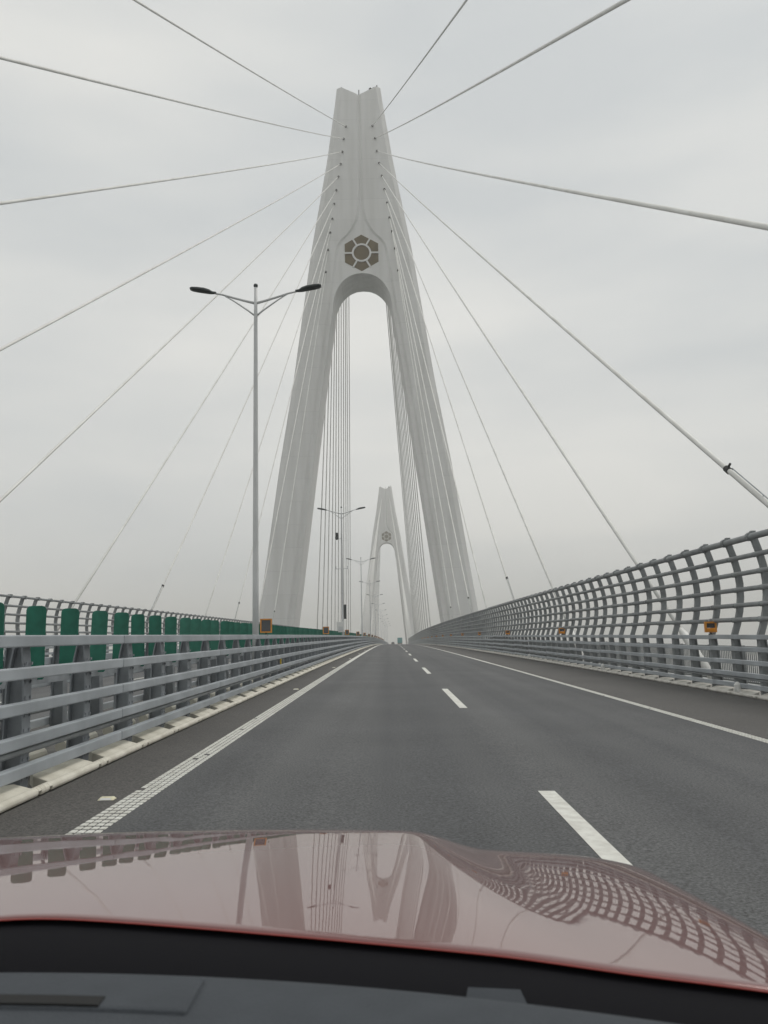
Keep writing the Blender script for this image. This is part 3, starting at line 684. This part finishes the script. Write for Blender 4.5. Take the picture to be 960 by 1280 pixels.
mb = MB(); mb.prism([(-.92, .35), (.92, .35), (.95, .9), (.86, 1.08), (.66, 1.62), (-.66, 1.62), (-.86, 1.08), (-.95, .9)], 0.25, 3.0); mb.prism([(-.92, .35), (.92, .35), (.95, .85), (.86, 1.0), (-.86, 1.0), (-.95, .85)], 0.0, 4.5); c = mb.build('body', M['darkcar'], cr)
mb = MB(); mb.add([(-.72, .24, 1.12), (.72, .24, 1.12), (.6, .24, 1.52), (-.6, .24, 1.52), (-.72, .2, 1.12), (.72, .2, 1.12), (.6, .2, 1.52), (-.6, .2, 1.52)], [(0, 1, 2, 3), (7, 6, 5, 4), (0, 4, 5, 1), (1, 5, 6, 2), (2, 6, 7, 3), (3, 7, 4, 0)]); mb.build('rear_window', M['glass'], cr)
for s in (-1, 1):
    wheel(cr, s*.8, .9, .33, .22); wheel(cr, s*.8, 3.6, .33, .22)
    mb = MB(); mb.box(s*.7-.15, s*.7+.15, -.02, .0, .75, .9); mb.build('tail_lamp', M['amber'], cr)

# ------------------------------------------------------------------ the red car that carries the camera
CX = -0.46
car = tag(empty('red_car', (CX, 0.9, 0.0)), 'dark red glossy car bonnet and slate dashboard at the foot of the road', 'car'); CO = Vector((CX, 0.9, 0.0))
def cumint(fn, a, b, n=400):
    tab = [0.0]; h_ = (b-a)/n
    for i in range(n): tab.append(tab[-1]+h_*0.5*(fn(a+i*h_)+fn(a+(i+1)*h_)))
    def ev(x):
        q = min(max((x-a)/h_, 0), n-1e-6); i = int(q); return tab[i]+(tab[i+1]-tab[i])*(q-i)
    return ev
def side_slope(u):            # fall of the bonnet towards its flank
    g = 0.020*min(u, .5)/.5 if u < .5 else 0.020+.10*(u-.5)
    if u > .80: g += 0.30*((u-.80)/.2)**1.7
    if u > .94: g += ((u-.94)/.08)**2*2.2
    return g
DROP = cumint(side_slope, 0, 1.03)
def fore_slope(v):            # fall of the bonnet towards its nose
    s = math.tan(R(3.9+1.5*v/.45 if v < .45 else 5.4+0.6*(v-.45)/.3))
    if v > .76: s += ((v-.76)/.2)**2*0.30
    if v > .95: s += ((v-.95)/.10)**2*2.0
    return s
NOSE = cumint(fore_slope, 0, 1.08)
def sstep(a, b, x): x = min(max((x-a)/(b-a), 0), 1); return x*x*(3-2*x)
def hood_pt(u, q):            # q: 0 rear edge .. 1 nose; the raised centre stands ever higher over the flank towards the nose
    yr = 1.125-.26*math.sqrt(u*u+.0036); ln = 2.135-.12*u*u-yr; v = q*1.08
    z = 1.133-DROP(abs(u))-NOSE(v)*(1-.12*abs(u))-(0.004+0.034*v)*sstep(.53, .71, abs(u)+0.08*(v-.3))
    return Vector((u, yr+q*ln, z))-Vector((0, .9, 0))
mb = MB(); NU, NV = 120, 70
US = [-1.03+2.06*i/NU for i in range(NU+1)]
rows = []
# rear lip first: the panel edge turns down
for j in (-2, -1): rows.append([hood_pt(u, 0)+Vector((0, -.003 if j == -1 else -.004, -.0015 if j == -1 else -.004)) for u in US])
for j in range(NV+1): rows.append([hood_pt(u, (j/NV)) for u in US])
k = NU+1
mb.add([p for r in rows for p in r], [(j*k+i, j*k+i+1, (j+1)*k+i+1, (j+1)*k+i) for j in range(len(rows)-1) for i in range(NU)])
hood = mb.build('bonnet', M['hood'], car, True)
# bright rim: the glint on the turned-down rear lip, coloured in as a lighter red
mb = MB(); mb.tube([hood_pt(u, 0)+Vector((0, -.004, -.003)) for u in US[4:-4]], .0010, 6); mb.build('bonnet_edge', M['lit_edge'], car, True)
# flanks and nose below the bonnet
mb = MB()
for s in (-1, 1):
    ring = [hood_pt(s*1.03, q/10) for q in range(11)]
    vs = []
    for p in ring:
        vs += [p, Vector((p.x*1.005, p.y, .62)), Vector((p.x*.98, p.y, .3))]
    mb.add(vs, [(3*i+a, 3*i+a+1, 3*i+a+4, 3*i+a+3) for i in range(10) for a in range(2)])
mb.build('wing', M['hood'], car, True)
mb = MB(); vs = []
for u in US: 
    p = hood_pt(u, 1); vs += [p, Vector((p.x, p.y+.05, .6)), Vector((p.x, p.y+.0, .28))]
mb.add(vs, [(3*i+a, 3*i+a+1, 3*i+a+4, 3*i+a+3) for i in range(NU) for a in range(2)]); mb.build('front_bumper', M['hood'], car, True)
# black cowl trough between bonnet and dashboard
mb = MB(); vs = []
CU = [-.88+1.76*i/40 for i in range(41)]
for u in CU:
    p = hood_pt(u, 0); vs += [p+Vector((0, .03, -.008)), p+Vector((0, -.03, -.012)), p+Vector((0, -.08, -.03)), p+Vector((0, -.14, -.065)), p+Vector((0, -.30, -.14))]
mb.add(vs, [(5*i+a, 5*i+a+1, 5*i+a+6, 5*i+a+5) for i in range(40) for a in range(4)]); mb.build('cowl', M['cowl'], car, True)
# dashboard top pad
def dash_y(u): return .890-.29*u*u-.9
mb = MB(); vs = []; DP = [(0.0, 1.02), (0.0, 1.135), (-.012, 1.152), (-.03, 1.157), (-.10, 1.158), (-.20, 1.153), (-.30, 1.14), (-.36, 1.11), (-.38, 1.0), (-.38, .7), (0.0, .7)]
for u in CU: vs += [Vector((u, dash_y(u)+a, z)) for a, z in DP]
n = len(DP)
mb.add(vs, [(n*i+a, n*i+(a+1) % n, n*(i+1)+(a+1) % n, n*(i+1)+a) for i in range(40) for a in range(n)]+[tuple(range(n)), tuple(reversed(range(n*40, n*41)))])
dash = mb.build('dashboard', M['dash'], car, True)
# raised defroster cover with its slot
def dpad(u0, u1, a0, a1, z0, z1, name, m, bv=.004):
    mb = MB(); nn = 12; v1 = []
    for i in range(nn+1):
        u = u0+(u1-u0)*i/nn; y = dash_y(u); v1 += [(u, y+a0, z0), (u, y+a1, z0), (u, y+a1, z1), (u, y+a0, z1)]
    mb.add(v1, [(4*i+j, 4*i+(j+1) % 4, 4*i+4+(j+1) % 4, 4*i+4+j) for i in range(nn) for j in range(4)]+[(0, 1, 2, 3), (4*nn+3, 4*nn+2, 4*nn+1, 4*nn)])
    return bevel_mesh(mb.mesh(name, m), bv, 2)
cov = link('defroster_cover', dpad(-.30, .28, -.108, -.035, 1.150, 1.1615, 'defroster_cover', M['dash']), dash)
link('vent_slot', dpad(-.28, .20, -.106, -.088, 1.157, 1.1628, 'vent_slot', M['slot'], .0005), cov)
mb = MB(); mb.hexa([(.525, -.004, 1.096), (.592, -.012, 1.094), (.585, .016, 1.106), (.532, .022, 1.107), (.525, -.004, 1.101), (.592, -.012, 1.099), (.585, .016, 1.111), (.532, .022, 1.112)])
mb.build('reflection_plate', M['dash'], car)  # small plate standing in for a pale reflection in the windscreen

# ------------------------------------------------------------------ haze: one closed box of even, pale air round everything
mb = MB(); mb.box(-9500, 9500, -5500, 9500, -47.5, 121)
hz = tag(mb.build('haze', None if False else M['white']), 'pale even haze over the sea and bridge', kind='stuff')
hm = bpy.data.materials.new('haze_air'); hm.use_nodes = True; hn = hm.node_tree; hn.nodes.clear()
ho = hn.nodes.new('ShaderNodeOutputMaterial'); hv = hn.nodes.new('ShaderNodeVolumePrincipled')
hv.inputs['Color'].default_value = (0.955, 0.94, 0.91, 1); hv.inputs['Density'].default_value = 0.00068; hv.inputs['Anisotropy'].default_value = 0.0
hn.links.new(hv.outputs[0], ho.inputs['Volume'])
hz.data.materials.clear(); hz.data.materials.append(hm)
